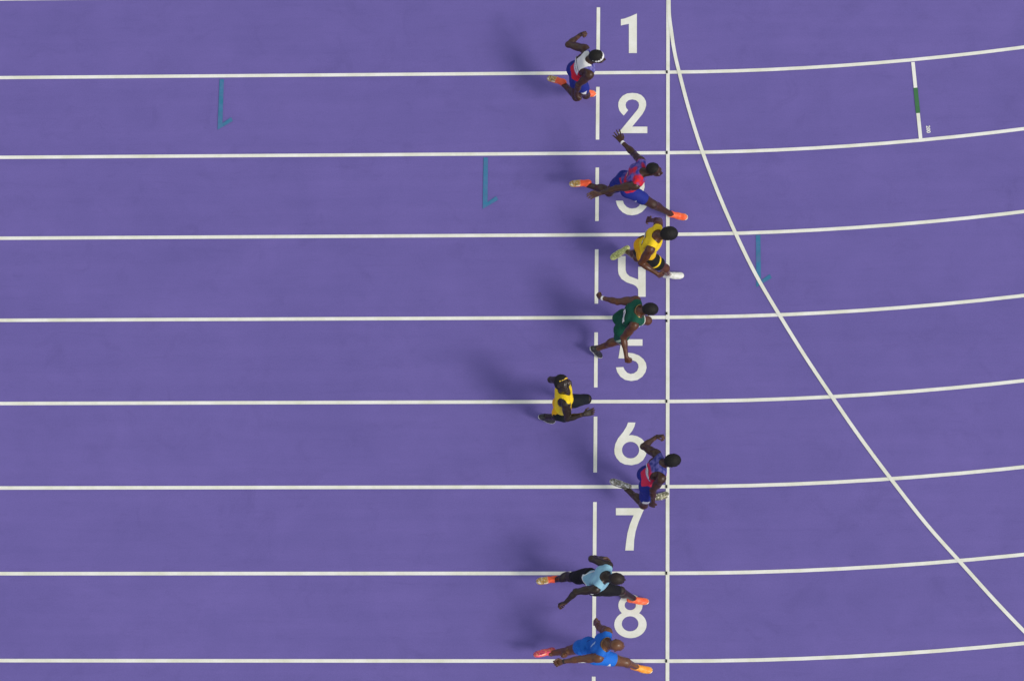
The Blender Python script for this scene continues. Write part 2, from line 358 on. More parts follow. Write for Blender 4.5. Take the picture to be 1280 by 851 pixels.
def sdf_mesh(prims, h, post=None, off=0.0):
    lo = np.min([np.minimum(p.a, p.b) - max(p.ra, p.rb) if isinstance(p, Cone) else p.c - p.r.max() for p in prims], 0) - .06
    hi = np.max([np.maximum(p.a, p.b) + max(p.ra, p.rb) if isinstance(p, Cone) else p.c + p.r.max() for p in prims], 0) + .06
    B = 8
    nb = np.ceil((hi - lo) / (h * B)).astype(int)
    ix = np.stack(np.meshgrid(*[np.arange(n) for n in nb], indexing='ij'), -1).reshape(-1, 3)
    C = lo + (ix * B + (B - 1) / 2) * h
    D = np.full(len(C), 1.0); DP = []
    for p in prims:
        dp = p.d(C, off); DP.append(dp); D = smin(D, dp, p.k)
    Dc = D if post is None else post(C, D)
    rad = h * B * .87
    act = np.where(np.abs(Dc) < rad + .025)[0]
    g = np.arange(B) * h
    loc = np.stack(np.meshgrid(g, g, g, indexing='ij'), -1).reshape(-1, 3)
    PP = (lo + ix[act] * B * h)[:, None, :] + loc[None]
    F = np.full(PP.shape[:2], 1.0)
    for p, dp in zip(prims, DP):
        w = np.where(dp[act] < rad + .05 + p.k)[0]
        if len(w): F[w] = smin(F[w], p.d(PP[w], off), p.k)
    if post is not None: F = post(PP.reshape(-1, 3), F.ravel()).reshape(F.shape)
    N = nb * B
    vol = np.repeat(np.repeat(np.repeat(Dc.reshape(nb).astype(np.float32), B, 0), B, 1), B, 2)
    v6 = vol.reshape(nb[0], B, nb[1], B, nb[2], B)
    i3 = ix[act]
    v6[i3[:, 0], :, i3[:, 1], :, i3[:, 2], :] = F.reshape(-1, B, B, B)
    vol = v6.reshape(N)
    S = vol < 0
    # surface nets
    cs = np.zeros(N - 1, np.int8)
    for dx in (0, 1):
        for dy in (0, 1):
            for dz in (0, 1):
                cs += S[dx:N[0] - 1 + dx, dy:N[1] - 1 + dy, dz:N[2] - 1 + dz]
    cell = np.argwhere((cs > 0) & (cs < 8))
    idx = np.full(N - 1, -1, np.int32)
    idx[tuple(cell.T)] = np.arange(len(cell))
    acc = np.zeros((len(cell), 3)); cnt = np.zeros(len(cell))
    cor = [(a, b, c) for a in (0, 1) for b in (0, 1) for c in (0, 1)]
    val = {c: vol[cell[:, 0] + c[0], cell[:, 1] + c[1], cell[:, 2] + c[2]] for c in cor}
    for c in cor:
        for ax in range(3):
            if c[ax] == 0:
                e = list(c); e[ax] = 1; e = tuple(e)
                v0, v1 = val[c], val[e]; m = (v0 < 0) != (v1 < 0)
                t = v0[m] / (v0[m] - v1[m])
                pt = np.tile(np.array(c, float), (m.sum(), 1)); pt[:, ax] += t
                acc[m] += pt; cnt[m] += 1
    V = lo + (cell + acc / cnt[:, None]) * h
    Q = []
    for ax in range(3):
        s0 = [slice(1, N[i] - 1) for i in range(3)]; s1 = list(s0)
        s0[ax] = slice(0, N[ax] - 1); s1[ax] = slice(1, N[ax])
        a, b = S[tuple(s0)], S[tuple(s1)]
        e = np.argwhere(a != b); base = e.copy()
        for i in range(3):
            if i != ax: base[:, i] += 1
        inside = a[tuple(e.T)]
        u, w = (ax + 1) % 3, (ax + 2) % 3
        def at(du, dw):
            q = base.copy(); q[:, u] -= du; q[:, w] -= dw
            return idx[tuple(q.T)]
        q = np.stack([at(0, 0), at(1, 0), at(1, 1), at(0, 1)], 1)
        q[~inside] = q[~inside][:, ::-1]
        Q.append(q)
    Q = np.concatenate(Q); Q = Q[(Q >= 0).all(1)]
    return V, Q

def wob(P, s, seed=0):
    """cheap smooth pseudo-noise"""
    a = P * s + seed * 7.13
    return (np.sin(a[..., 0] * 1.0 + 1.7 * np.sin(a[..., 1] * .9 + seed)) + np.sin(a[..., 1] * 1.13 + 1.5 * np.sin(a[..., 2] * .8 + 2 + seed))
            + np.sin(a[..., 2] * 1.07 + 1.6 * np.sin(a[..., 0] * 1.2 + 4))) / 3

# ------------------------------------------------------------------ the spiked shoe, modelled once
def build_shoe():
    X, Y, Z = np.eye(3)
    pr = [Ell((-.030, 0, -.048), (X, Y, Z), (.042, .033, .040), .02), Cone((-.02, 0, -.050), (.08, 0, -.060), .030, .030, .02),
          Ell((.115, -.002, -.062), (X, Y, Z), (.085, .045, .028), .03), Ell((.170, .004, -.064), (X, Y, Z), (.045, .034, .020), .03),
          Cone((0, 0, -.040), (-.006, 0, .000), .036, .040, .02), Cone((.01, 0, -.028), (.095, 0, -.048), .034, .026, .03)]
    def post(P, D):
        D = np.maximum(D, -.085 - P[..., 2])
        D = np.maximum(D, P[..., 2] - .004 - .1 * (-P[..., 0]))
        return np.maximum(D, -(np.linalg.norm((P - np.array((-.004, 0, .012))) / np.array((1, 1, .8)), axis=-1) - .031))
    V, Q = sdf_mesh(pr, .005, post)
    shoe = np_mesh("shoe", V, Q)
    def post2(P, D):
        top = -.070 + .02 * np.clip((P[..., 0] - .13) / .08, 0, 1) + .012 * np.clip((-.02 - P[..., 0]) / .05, 0, 1)
        return np.maximum(np.maximum(D, -.090 - P[..., 2]), P[..., 2] - top)
    V, Q = sdf_mesh(pr, .005, post2, off=.0035)
    sole = np_mesh("sole", V, Q)
    # eight spikes under the forefoot
    V, F = [], []
    for (x, y) in ((.185, .006), (.175, -.022), (.150, .030), (.140, -.034), (.115, .032), (.105, -.036), (.080, .018), (.078, -.026)):
        b = len(V)
        for i in range(6):
            a = i * math.pi / 3; V.append((x + .0045 * math.cos(a), y + .0045 * math.sin(a), -.089))
        V.append((x, y, -.099))
        for i in range(6): F.append((b + (i + 1) % 6, b + i, b + 6))
    sp = bpy.data.meshes.new("spikes"); sp.from_pydata(V, [], F); sp.materials.append(M_SPIKE)
    # laces: five crossing cords over the instep
    V, F = [], []
    def tube(a, b, r):
        a, b = np.array(a), np.array(b); d = nz(b - a); u = orth((0, 0, 1), d); w = np.cross(d, u); base = len(V)
        for p in (a, b):
            for i in range(6):
                t = i * math.pi / 3; V.append(tuple(p + r * (u * math.cos(t) + w * math.sin(t))))
        for i in range(6): F.append((base + i, base + (i + 1) % 6, base + 6 + (i + 1) % 6, base + 6 + i))
    for i in range(5):
        x = .035 + i * .018; z = -.006 - i * .0062
        tube((x, -.016, z - .002), (x + .008, 0, z + .003), .0022); tube((x + .008, 0, z + .003), (x, .016, z - .002), .0022)
    la = bpy.data.meshes.new("laces"); la.from_pydata(V, [], F)
    return shoe, sole, sp, la
SHOE, SOLE, SPIKES, LACES = build_shoe()

def sphere_mesh(name, r, seg=12, rings=8, scale=(1, 1, 1)):
    V = [(0, 0, r)]; F = []
    for j in range(1, rings):
        t = math.pi * j / rings
        for i in range(seg):
            a = 2 * math.pi * i / seg; V.append((r * math.sin(t) * math.cos(a), r * math.sin(t) * math.sin(a), r * math.cos(t)))
    V.append((0, 0, -r)); n = len(V) - 1
    V = [(x * scale[0], y * scale[1], z * scale[2]) for x, y, z in V]
    for i in range(seg): F.append((0, 1 + i, 1 + (i + 1) % seg)); F.append((n, n - seg + (i + 1) % seg, n - seg + i))
    for j in range(rings - 2):
        for i in range(seg):
            a = 1 + j * seg + i; b = 1 + j * seg + (i + 1) % seg; F.append((a, a + seg, b + seg, b))
    me = bpy.data.meshes.new(name); me.from_pydata(V, [], F)
    me.polygons.foreach_set("use_smooth", [True] * len(F)); return me
EYE = sphere_mesh("eye", .0125); EYE.materials.append(M_EYE)
IRIS = sphere_mesh("iris", .0062, 10, 6, (.5, 1, 1)); IRIS.materials.append(M_IRIS)

def band_mesh(name, c, axis, r0, w, th, ref=(0, 0, 1), e=1.0, seg=28):
    """a flat band (wristband, watch strap, chain) round an axis"""
    axis = nz(axis); u = orth(ref, axis); v = np.cross(axis, u); V, F = [], []
    for i in range(seg):
        a = 2 * math.pi * i / seg; d = u * math.cos(a) + v * math.sin(a) * e
        for rr, ww in ((r0, -w / 2), (r0 + th, -w / 2), (r0 + th, w / 2), (r0, w / 2)):
            V.append(tuple(np.asarray(c) + d * rr + axis * ww))
    for i in range(seg):
        j = (i + 1) % seg
        for q in range(4): F.append((i * 4 + q, i * 4 + (q + 1) % 4, j * 4 + (q + 1) % 4, j * 4 + q))
    me = bpy.data.meshes.new(name); me.from_pydata(V, [], F); me.update(); return me

GLYPH = {'A': "0110100111111001", 'B': "1110101011111111", 'C': "1111100010001111", 'D': "1110100110011110", 'E': "1111111010001111",
         'K': "1001111010101001", 'M': "1001111111011001", 'L': "1000100010001111", 'I': "0110011001100110", 'N': "1001110110111001", 'R': "1110100111101011", 'S': "1111110000111111", 'T': "1111011001100110"}

def hand(pr, palm_tags, wr, tip, thumb, curl, spread, left):
    """palm with four metacarpals, four bent fingers of different length and a thumb"""
    d = nz(np.array(tip) - np.array(wr)); t = orth(thumb, d)
    n = np.cross(d, t) if left else np.cross(t, d)
    wr = np.array(wr, float)
    mc = []
    for i, (lat, ln) in enumerate(((.031, .092), (.011, .096), (-.010, .091), (-.029, .084))):
        a = wr + t * lat * .45 + d * .006; b = wr + t * lat * (1 + .25 * spread) + d * ln
        pr.append(Cone(a, b, .0155, .0125, .012)); mc.append(b)
    pr.append(Ell(wr + d * .045 - n * .000, (d, t, n), (.050, .034, .016), .015))
    for i, (b, ln) in enumerate(zip(mc, (1.0, 1.08, 1.0, .82))):
        sp = (.20, .06, -.08, -.24)[i] * spread
        cu = curl * (1.0 + .07 * i)
        ang = 0.12; p = b; side = nz(d + t * sp)
        for sl, an, r0, r1 in ((.042, 1.25, .0112, .0104), (.027, 1.55, .0104, .0097), (.021, .95, .0097, .0084)):
            ang += an * cu
            q = p + (side * math.cos(ang) + n * math.sin(ang)) * sl * ln
            pr.append(Cone(p, q, r0, r1, .004)); p = q
    b = wr + d * .020 + t * .020 + n * .004
    c1 = b + nz(d * .75 + t * (.75 + .3 * spread) + n * .25) * .042
    c2 = c1 + nz(d * .95 + t * (.35 - .5 * curl) + n * (.2 + .6 * curl)) * .034
    c3 = c2 + nz(d * (.95 - .3 * curl) + t * (.1 - .8 * curl) + n * (.2 + .6 * curl)) * .026
    pr += [Cone(b, c1, .0165, .0125, .012), Cone(c1, c2, .0118, .0105, .005), Cone(c2, c3, .0105, .0085, .004)]
    palm_tags.append((wr + d * .06, n))

def person(spec):
    J = {k: np.array(v, float) for k, v in spec['pose'].items()}
    s = spec.get('h', 1.0)
    pel, nk, hd = J['pel'], J['nk'], J['hd']
    up = nz(nk - pel); L = np.linalg.norm(nk - pel)
    lc = orth(J['lsh'] - J['rsh'], up); fc = np.cross(lc, up)           # chest frame
    lp = orth(J['lhp'] - J['rhp'], up); fp = np.cross(lp, up)           # pelvis frame
    lm = nz(lc + lp); fm = np.cross(lm, up)
    shm = (J['lsh'] + J['rsh']) / 2
    g = spec.get('build', 1.0)
    tor = []
    A = tor.append
    A(Ell(pel + up * .03, (fp, lp, up), (.100 * g, .150 * g, .115), .04))
    A(Ell(pel + up * .17 + fm * .005, (fm, lm, up), (.086 * g, .122 * g, .13), .05))
    A(Ell(pel + up * (L - .19) + fc * .005, (fc, lc, up), (.108 * g, .150 * g, .185), .05))
    A(Ell(shm - up * .03 + fc * .00, (fc, lc, up), (.078, .160, .080), .05))
    for sg in (1, -1):
        A(Ell(shm - up * .085 + fc * .062 + lc * sg * .070, (fc, lc, up), (.048, .080, .058), .03))     # pectoral
        A(Ell(shm - up * .10 - fc * .062 + lc * sg * .078, (fc, lc, up), (.038, .066, .095), .03))      # scapula / lat
        A(Ell(pel - up * .035 - fp * .052 + lp * sg * .072, (fp, lp, up), (.070, .076, .082), .03))     # glute
    sh = {1: J['lsh'], -1: J['rsh']}
    for sg in (1, -1):
        A(Cone(nk - fc * .01 + lc * sg * .03, sh[sg] + up * .008, .050, .052, .04))                      # trapezius to shoulder
    body = list(tor)
    A = body.append
    # neck and head
    ff = nz(spec['face']); fu = orth(hd - nk + np.array((0, 0, .12)) if 'crown' not in spec else spec['crown'], ff)
    fl = np.cross(fu, ff)
    A(Cone(nk - fc * .0, hd - fu * .070 - ff * .018, .062, .056, .03))
    A(Ell(hd - ff * .006 + fu * .022, (ff, fl, fu), (.097, .077, .090), .02))
    A(Ell(hd + ff * .028 - fu * .040, (ff, fl, fu), (.064, .060, .080), .03))
    A(Ell(hd + ff * .054 - fu * .098, (ff, fl, fu), (.034, .034, .024), .03))
    A(Cone(hd + ff * .020 + fl * .045 - fu * .075, hd + ff * .05 + fl * .02 - fu * .098, .018, .018, .02))
    A(Cone(hd + ff * .020 - fl * .045 - fu * .075, hd + ff * .05 - fl * .02 - fu * .098, .018, .018, .02))
    A(Cone(hd + ff * .082 + fl * .034 + fu * .010, hd + ff * .082 - fl * .034 + fu * .010, .013, .013, .015))
    A(Cone(hd + ff * .088 - fu * .006, hd + ff * .108 - fu * .044, .009, .0135, .010))
    A(Ell(hd + ff * .098 - fu * .048, (ff, fl, fu), (.014, .021, .010), .008))
    A(Ell(hd + ff * .088 - fu * .070, (ff, fl, fu), (.014, .027, .0075), .005))
    A(Ell(hd + ff * .086 - fu * .084, (ff, fl, fu), (.014, .024, .0080), .005))
    for sg in (1, -1):
        A(Ell(hd + ff * .064 + fl * sg * .040 - fu * .034, (ff, fl, fu), (.022, .022, .020), .02))
        A(Ell(hd - ff * .008 + fl * sg * .078 - fu * .018, (nz(ff - .4 * fl * sg), nz(fl * sg + .4 * ff * 1), fu), (.018, .007, .030), .008))
    eyes = [hd + ff * .0815 + fl * sg * .032 - fu * .013 for sg in (1, -1)]
    # arms
    palms = []
    for sg, q in ((1, 'l'), (-1, 'r')):
        S_, E_, W_, T_ = J[q + 'sh'], J[q + 'el'], J[q + 'wr'], J[q + 'ti']
        ua = nz(E_ - S_); fa = nz(W_ - E_)
        hinge = np.cross(ua, fa); hinge = nz(hinge) if np.linalg.norm(hinge) > .05 else orth(lc * sg, ua)
        bi = np.cross(hinge, ua)                                            # towards the inside of the elbow
        A(Ell(S_ + lc * sg * .006 + ua * .025, (ua, orth(fc, ua), np.cross(ua, orth(fc, ua))), (.080, .062, .059), .03))
        A(Cone(S_, E_, .057 * g, .043, .02))
        A(Ell(S_ + ua * .15 + bi * .021, (ua, bi, hinge), (.085, .041, .044), .02))
        A(Ell(S_ + ua * .14 - bi * .018, (ua, bi, hinge), (.100, .042, .044), .02))
        A(Cone(E_, W_, .042, .0275, .015))
        A(Ell(E_ + fa * .075, (fa, np.cross(hinge, fa), hinge), (.088, .045, .049), .012))
        A(Ell(E_ - bi * .006, (ua, bi, hinge), (.038, .040, .041), .015))
        hs = spec['hands'][q]
        pr = []
        hand(pr, palms, W_, T_, hs[0], hs[1], hs[2], sg == 1)
        body += pr
    # legs
    feet = []
    shr = {}
    for sg, q in ((1, 'l'), (-1, 'r')):
        H_, K_, A_, O_ = J[q + 'hp'], J[q + 'kn'], J[q + 'an'], J[q + 'to']
        th = nz(K_ - H_); sk = nz(A_ - K_)
        lat = orth(lp, nz(th - sk)) if np.linalg.norm(np.cross(th, sk)) < .15 else nz(np.cross(sk, th)) * (1 if np.dot(np.cross(sk, th), lp) > 0 else -1)
        ft = np.cross(orth(lat, th), -th) * 1.0                              # front of the thigh
        ft = np.cross(th, orth(lat, th)); fs = np.cross(sk, orth(lat, sk))
        A(Cone(H_ + lp * sg * .012, K_, .097 * g, .061, .03))
        thp = [Cone(H_ + lp * sg * .012, K_, .097 * g, .061, .03), Ell(H_ + th * .19 + ft * .028, (th, ft, lat), (.17, .070, .080), .03),
               Ell(H_ + th * .20 - ft * .030, (th, ft, lat), (.16, .060, .070), .03), Ell(H_ - fp * .045 - up * .02, (th, ft, lat), (.09, .075, .075), .03)]
        body += thp[1:]
        A(Ell(K_ + ft * .008 * 1, (nz(th + sk), nz(ft + fs), lat), (.060, .058, .058), .02))
        A(Cone(K_, A_, .055, .037, .02))
        A(Ell(K_ + sk * .12 - fs * .028, (sk, fs, lat), (.115, .053, .062), .025))
        A(Ell(A_ - sk * .03, (sk, fs, lat), (.05, .038, .036), .02))
        v = nz(O_ - A_); lf = orth(lp * .6 + lat * .4, v); upv = np.cross(v, lf)
        fx = nz(v * math.cos(.29) + upv * math.sin(.29)); fz = np.cross(fx, lf)
        A(Cone(A_, A_ + fx * .10 - fz * .055, .026, .016, .01)); A(Cone(A_, A_ - fx * .02 - fz * .035, .028, .024, .01))
        feet.append((A_, fx, lf, fz))
        shr[q] = (H_, K_, th, thp, ft, lat)
    V, Q = sdf_mesh(body, .0062)
    skin = np.array(spec['skin'])
    dye = np.tile(skin, (len(V), 1))
    for pc, n in palms:
        rel = V - pc; near = np.linalg.norm(rel, axis=1) < .115
        f = np.clip((rel @ n) / .012, 0, 1) * near * .75
        dye = dye * (1 - f[:, None]) + np.array(spec.get('palm', (.105, .052, .034))) * f[:, None]
    lipc = hd + ff * .092 - fu * .077
    f = (np.linalg.norm((V - lipc) @ np.stack([ff, fl, fu], 1) / np.array((.02, .027, .015)), axis=1) < 1)[:, None]
    dye = np.where(f, dye * np.array((1.15, .75, .8)), dye)
    root = bpy.data.objects.new("person", None); COL.objects.link(root)
    base = np.array((pel[0], pel[1], 0.0)); root.location = base
    root["label"] = spec['label']; root["category"] = "person"; root["group"] = "sprinters crossing the finish line"
    def put(name, V, Q, mat, dye=None, parent=root, label=None):
        me = np_mesh(name, V - base, Q, dye=dye); me.materials.append(mat)
        return link(name, me, None, parent, label=label)
    put("body", V, Q, M_SKIN, dye)
    X_ = lambda P: (P - pel)                                                # torso coordinates
    def tc(P):
        q = P - pel; h_ = q @ up; w = np.clip(h_ / L, 0, 1)[..., None]
        l_ = nz3(lp * (1 - w) + lc * w); f_ = np.cross(l_, up)
        return (q * l_).sum(-1), h_, (q * f_).sum(-1)
    def nz3(v): return v / np.linalg.norm(v, axis=-1, keepdims=True)
    # --- vest
    vs = spec['vest']
    def vpost(P, D):
        a, h_, f = tc(P)
        D = D + .0042 * wob(P, 34, 3) * np.clip((.42 - h_) / .2, 0, 1) - .0005
        D = D - vs.get('loose', 0) * np.clip((.16 - h_) / .14, 0, 1)
        hem = vs.get('hem', .03) + .012 * np.sin(a * 21) - .03 * np.clip(-f / .1, 0, 1) * 0
        D = np.maximum(D, hem - h_)
        nc = nk + fc * .035 + up * .035
        q = P - nc
        D = np.maximum(D, -(np.sqrt((q @ fc / 1.25) ** 2 + (q @ lc) ** 2 + (q @ up) ** 2) - vs.get('neck', .096)))
        for sg in (1, -1):
            c = sh[sg] + lc * sg * .040 - up * .035
            if vs.get('racer'): c = sh[sg] + lc * sg * .022 - up * .072 - fc * .055
            q = P - c
            D = np.maximum(D, -(np.sqrt((q @ fc / 1.0) ** 2 + (q @ lc / .92) ** 2 + (q @ up / 1.25) ** 2) - vs.get('arm', .100)))
        return D
    V, Q = sdf_mesh(tor, .0075, vpost, off=.011)
    a, h_, f = tc(V)
    put("vest", V, Q, M_CLOTH, vs['dye'](a, h_, f, V))
    tf = lambda P: min_field(tor, P, .0115)
    # --- shorts
    ss = spec['shorts']; t1 = ss.get('len', .55); off = ss.get('off', .006)
    pelp = tor[:1] + [tor[1]] + [tor[i] for i in (6, 9)]
    def spost_leg(H_, K_, th):
        def fpost(P, D):
            q = P - H_; t = (q @ th) / np.linalg.norm(K_ - H_)
            return np.maximum(D, (t - t1) * .44)
        return fpost
    allp = pelp + shr['l'][3] + shr['r'][3]
    def spost(P, D):
        a, h_, f = tc(P)
        D = D + (.0015 + off * .22) * wob(P, 40, 5)
        D = np.maximum(D, h_ - .135)
        dl = np.linalg.norm(P - closest(P, J['lhp'], J['lkn']), axis=-1); dr = np.linalg.norm(P - closest(P, J['rhp'], J['rkn']), axis=-1)
        for q, mine in (('l', dl <= dr), ('r', dr < dl)):
            H_, K_, th = shr[q][:3]
            t = ((P - H_) @ th) / np.linalg.norm(K_ - H_)
            D = np.where(mine, np.maximum(D, (t - t1) * .44), D)
        return D
    V, Q = sdf_mesh(allp, .0075, spost, off=off)
    a, h_, f = tc(V)
    legt = []
    for q in 'lr':
        H_, K_, th = shr[q][:3]; legt.append(((V - H_) @ th) / np.linalg.norm(K_ - H_))
    dl = np.linalg.norm(V - closest(V, J['lhp'], J['lkn']), axis=-1); dr = np.linalg.norm(V - closest(V, J['rhp'], J['rkn']), axis=-1)
    t = np.where(dl <= dr, legt[0], legt[1])
    put("shorts", V, Q, M_CLOTH, ss['dye'](a, h_, f, t, V))
    # --- printed paper bib pinned to the back
    if 'bib' in spec:
        bb = spec['bib']; nu, nv = 64, 40
        us = np.linspace(-.5, .5, nu) * bb['w']; vv = np.linspace(-.5, .5, nv) * bb['h']
        U, W_ = np.meshgrid(us, vv, indexing='ij')
        ca, sa = math.cos(bb.get('rot', 0)), math.sin(bb.get('rot', 0))
        U2, V2 = U * ca - W_ * sa, U * sa + W_ * ca
        ctr = pel + up * bb['v'] + lm * bb.get('u', 0)
        P = ctr + U2[..., None] * lm + V2[..., None] * up - fm * .25
        P = P.reshape(-1, 3); T = np.zeros(len(P))
        for _ in range(28):
            d = field(tor, P, .011); P = P + fm * np.clip(d - bb.get('lift', .0085), -.02, .03)[:, None]
        idx = np.arange(nu * nv).reshape(nu, nv)
        q = np.stack([idx[:-1, :-1], idx[:-1, 1:], idx[1:, 1:], idx[1:, :-1]], -1).reshape(-1, 4)
        col = np.tile(np.array((.76, .76, .74)), (nu * nv, 1))
        un, vn = (U / bb['w']).ravel(), (W_ / bb['h']).ravel()
        txt = bb['text']; n = len(txt)
        gx = (-un + .40) / .80 * n * 1.0                                      # letters run from the left shoulder to the right
        gi = np.clip(gx.astype(int), 0, n - 1); fx = (gx - gi) / .8 * 4; fy = (.22 - vn) / .34 * 4
        ok = (gx >= 0) & (gx < n) & (fx < 4) & (fy >= 0) & (fy < 4)
        for i, ch in enumerate(txt):
            bits = np.array([int(c) for c in GLYPH[ch]]).reshape(4, 4)
            m = ok & (gi == i)
            on = np.zeros(len(un), bool); on[m] = bits[np.clip(fy[m].astype(int), 0, 3), np.clip(fx[m].astype(int), 0, 3)] > 0
            col[on] = (.16, .16, .18)
        edge = (vn < -.34)
        col[edge] = bb.get('trim', (.35, .30, .55))
        V0 = P.reshape(nu, nv, 3)
        put("race_bib", P, q[:, ::-1], M_CLOTH, col)
    # --- hair
    hr = spec.get('hair')
    if hr:
        thk, m = hr['thick'], hr.get('line', .018)
        pr = [Ell(hd - ff * .006 + fu * .022, (ff, fl, fu), (.097, .077, .090), .02), Ell(hd - ff * .035 - fu * .015, (ff, fl, fu), (.068, .066, .07), .03)]
        def hpost(P, D):
            q = P - hd; a, b, c = q @ ff, q @ fl, q @ fu
            D = D + hr.get('rough', .002) * wob(P, 150, 1) + (hr.get('braid', 0) * np.abs(np.sin(b * 190)) if hr.get('braid') else 0)
            D = np.maximum(D, -(.8 * c - .6 * a + m) + .004 * np.sin(b * 60))
            ear = np.sqrt((a + .0) ** 2 + (c + .03) ** 2) - .038
            return np.maximum(D, np.where(np.abs(b) > .05, -ear, -1))
        V, Q = sdf_mesh(pr, .006, hpost, off=thk)
        put("hair", V, Q, hr.get('mat', M_HAIR))
    if 'headband' in spec:
        hb = spec['headband']
        pr = [Ell(hd - ff * .006 + fu * .022, (ff, fl, fu), (.097, .077, .090), .02)]
        nb_ = nz(fu * 1.0 - ff * hb['tilt'])
        def bpost(P, D):
            q = (P - hd) @ nb_ - hb['h']
            return np.maximum(D, np.abs(q) - hb['w'])
        V, Q = sdf_mesh(pr, .005, bpost, off=hb['off'])
        put("headband", V, Q, hb['mat'])
    for e in eyes:
        o = link("eye", EYE, None, root, loc=tuple(e - base))
        o.rotation_euler = Matrix((ff, fl, fu)).transposed().to_euler()
        o2 = link("iris", IRIS, None, o, loc=(.0105, 0, 0))
    # --- shoes
    for (A_, fx, lf, fz), sp in zip(feet, spec['shoes']):
        me = SHOE.copy(); me.materials.clear(); me.materials.append(sp['upper'])
        o = link("shoe", me, None, root, label=sp.get('label'))
        M = (Matrix((fx, lf, fz)).transposed() * 1.09).to_4x4(); M.translation = Vector(A_ - base); o.matrix_local = M
        me = SOLE.copy(); me.materials.clear(); me.materials.append(sp['sole']); link("sole", me, None, o)
        link("spikes", SPIKES, None, o, kind="stuff")
        me = LACES.copy(); me.materials.clear(); me.materials.append(sp.get('lace', sp['upper'])); link("laces", me, None, o)
    # --- bands, chains
    for kind, q, mat in spec.get('bands', ()):
        if kind == 'wrist':
            W_, E_ = J[q + 'wr'], J[q + 'el']; ax = nz(W_ - E_)
            me = band_mesh("wristband", W_ - ax * .022 - base, ax, .026, .030, .005, ref=lc); link("wristband", me, mat, root)
        elif kind == 'watch':
            W_, E_ = J[q + 'wr'], J[q + 'el']; ax = nz(W_ - E_)
            me = band_mesh("watch", W_ - ax * .02 - base, ax, .026, .022, .006, ref=lc); link("watch", me, mat, root)
        elif kind == 'sock':
            A_, K_ = J[q + 'an'], J[q + 'kn']; ax = nz(A_ - K_)
            me = band_mesh("sock", A_ - ax * .045 - base, ax, .037, .06, .005, ref=lc); link("sock", me, mat, root)
        elif kind == 'chain':
            seg = 26; pts = []
            for i in range(seg):
                a = 2 * math.pi * i / seg
                p = nk + up * (.045 - .055 * max(0, math.cos(a))) + fc * (.012 + .085 * math.cos(a)) + lc * .085 * math.sin(a)
                pts.append(p)
            P = np.array(pts)
            for _ in range(12):
                d = field(body, P, 0.0); gvec = P - (nk + fc * .0)
                gvec /= np.linalg.norm(gvec, axis=1)[:, None]; P = P - gvec * (d - .014)[:, None] * .6
            V, F = [], []
            for i in range(seg):
                p = P[i]; tng = nz(P[(i + 1) % seg] - P[i - 1]); u = orth(up, tng); w = np.cross(tng, u)
                for k_ in range(6):
                    t = k_ * math.pi / 3; V.append(tuple(p + 0.0032 * (u * math.cos(t) + w * math.sin(t)) - base))
            for i in range(seg):
                j = (i + 1) % seg
                for k_ in range(6): F.append((i * 6 + k_, i * 6 + (k_ + 1) % 6, j * 6 + (k_ + 1) % 6, j * 6 + k_))
            me = bpy.data.meshes.new("necklace"); me.from_pydata(V, [], F); link("necklace", me, mat, root)
    return root

def field(prims, P, off):
    D = np.full(len(P), 1.0)
    for p in prims: D = smin(D, p.d(P, off), p.k)
    return D
def min_field(prims, P, off): return field(prims, P, off)
def closest(P, a, b):
    ba = b - a; t = np.clip(((P - a) @ ba) / (ba @ ba), 0, 1); return a + t[..., None] * ba

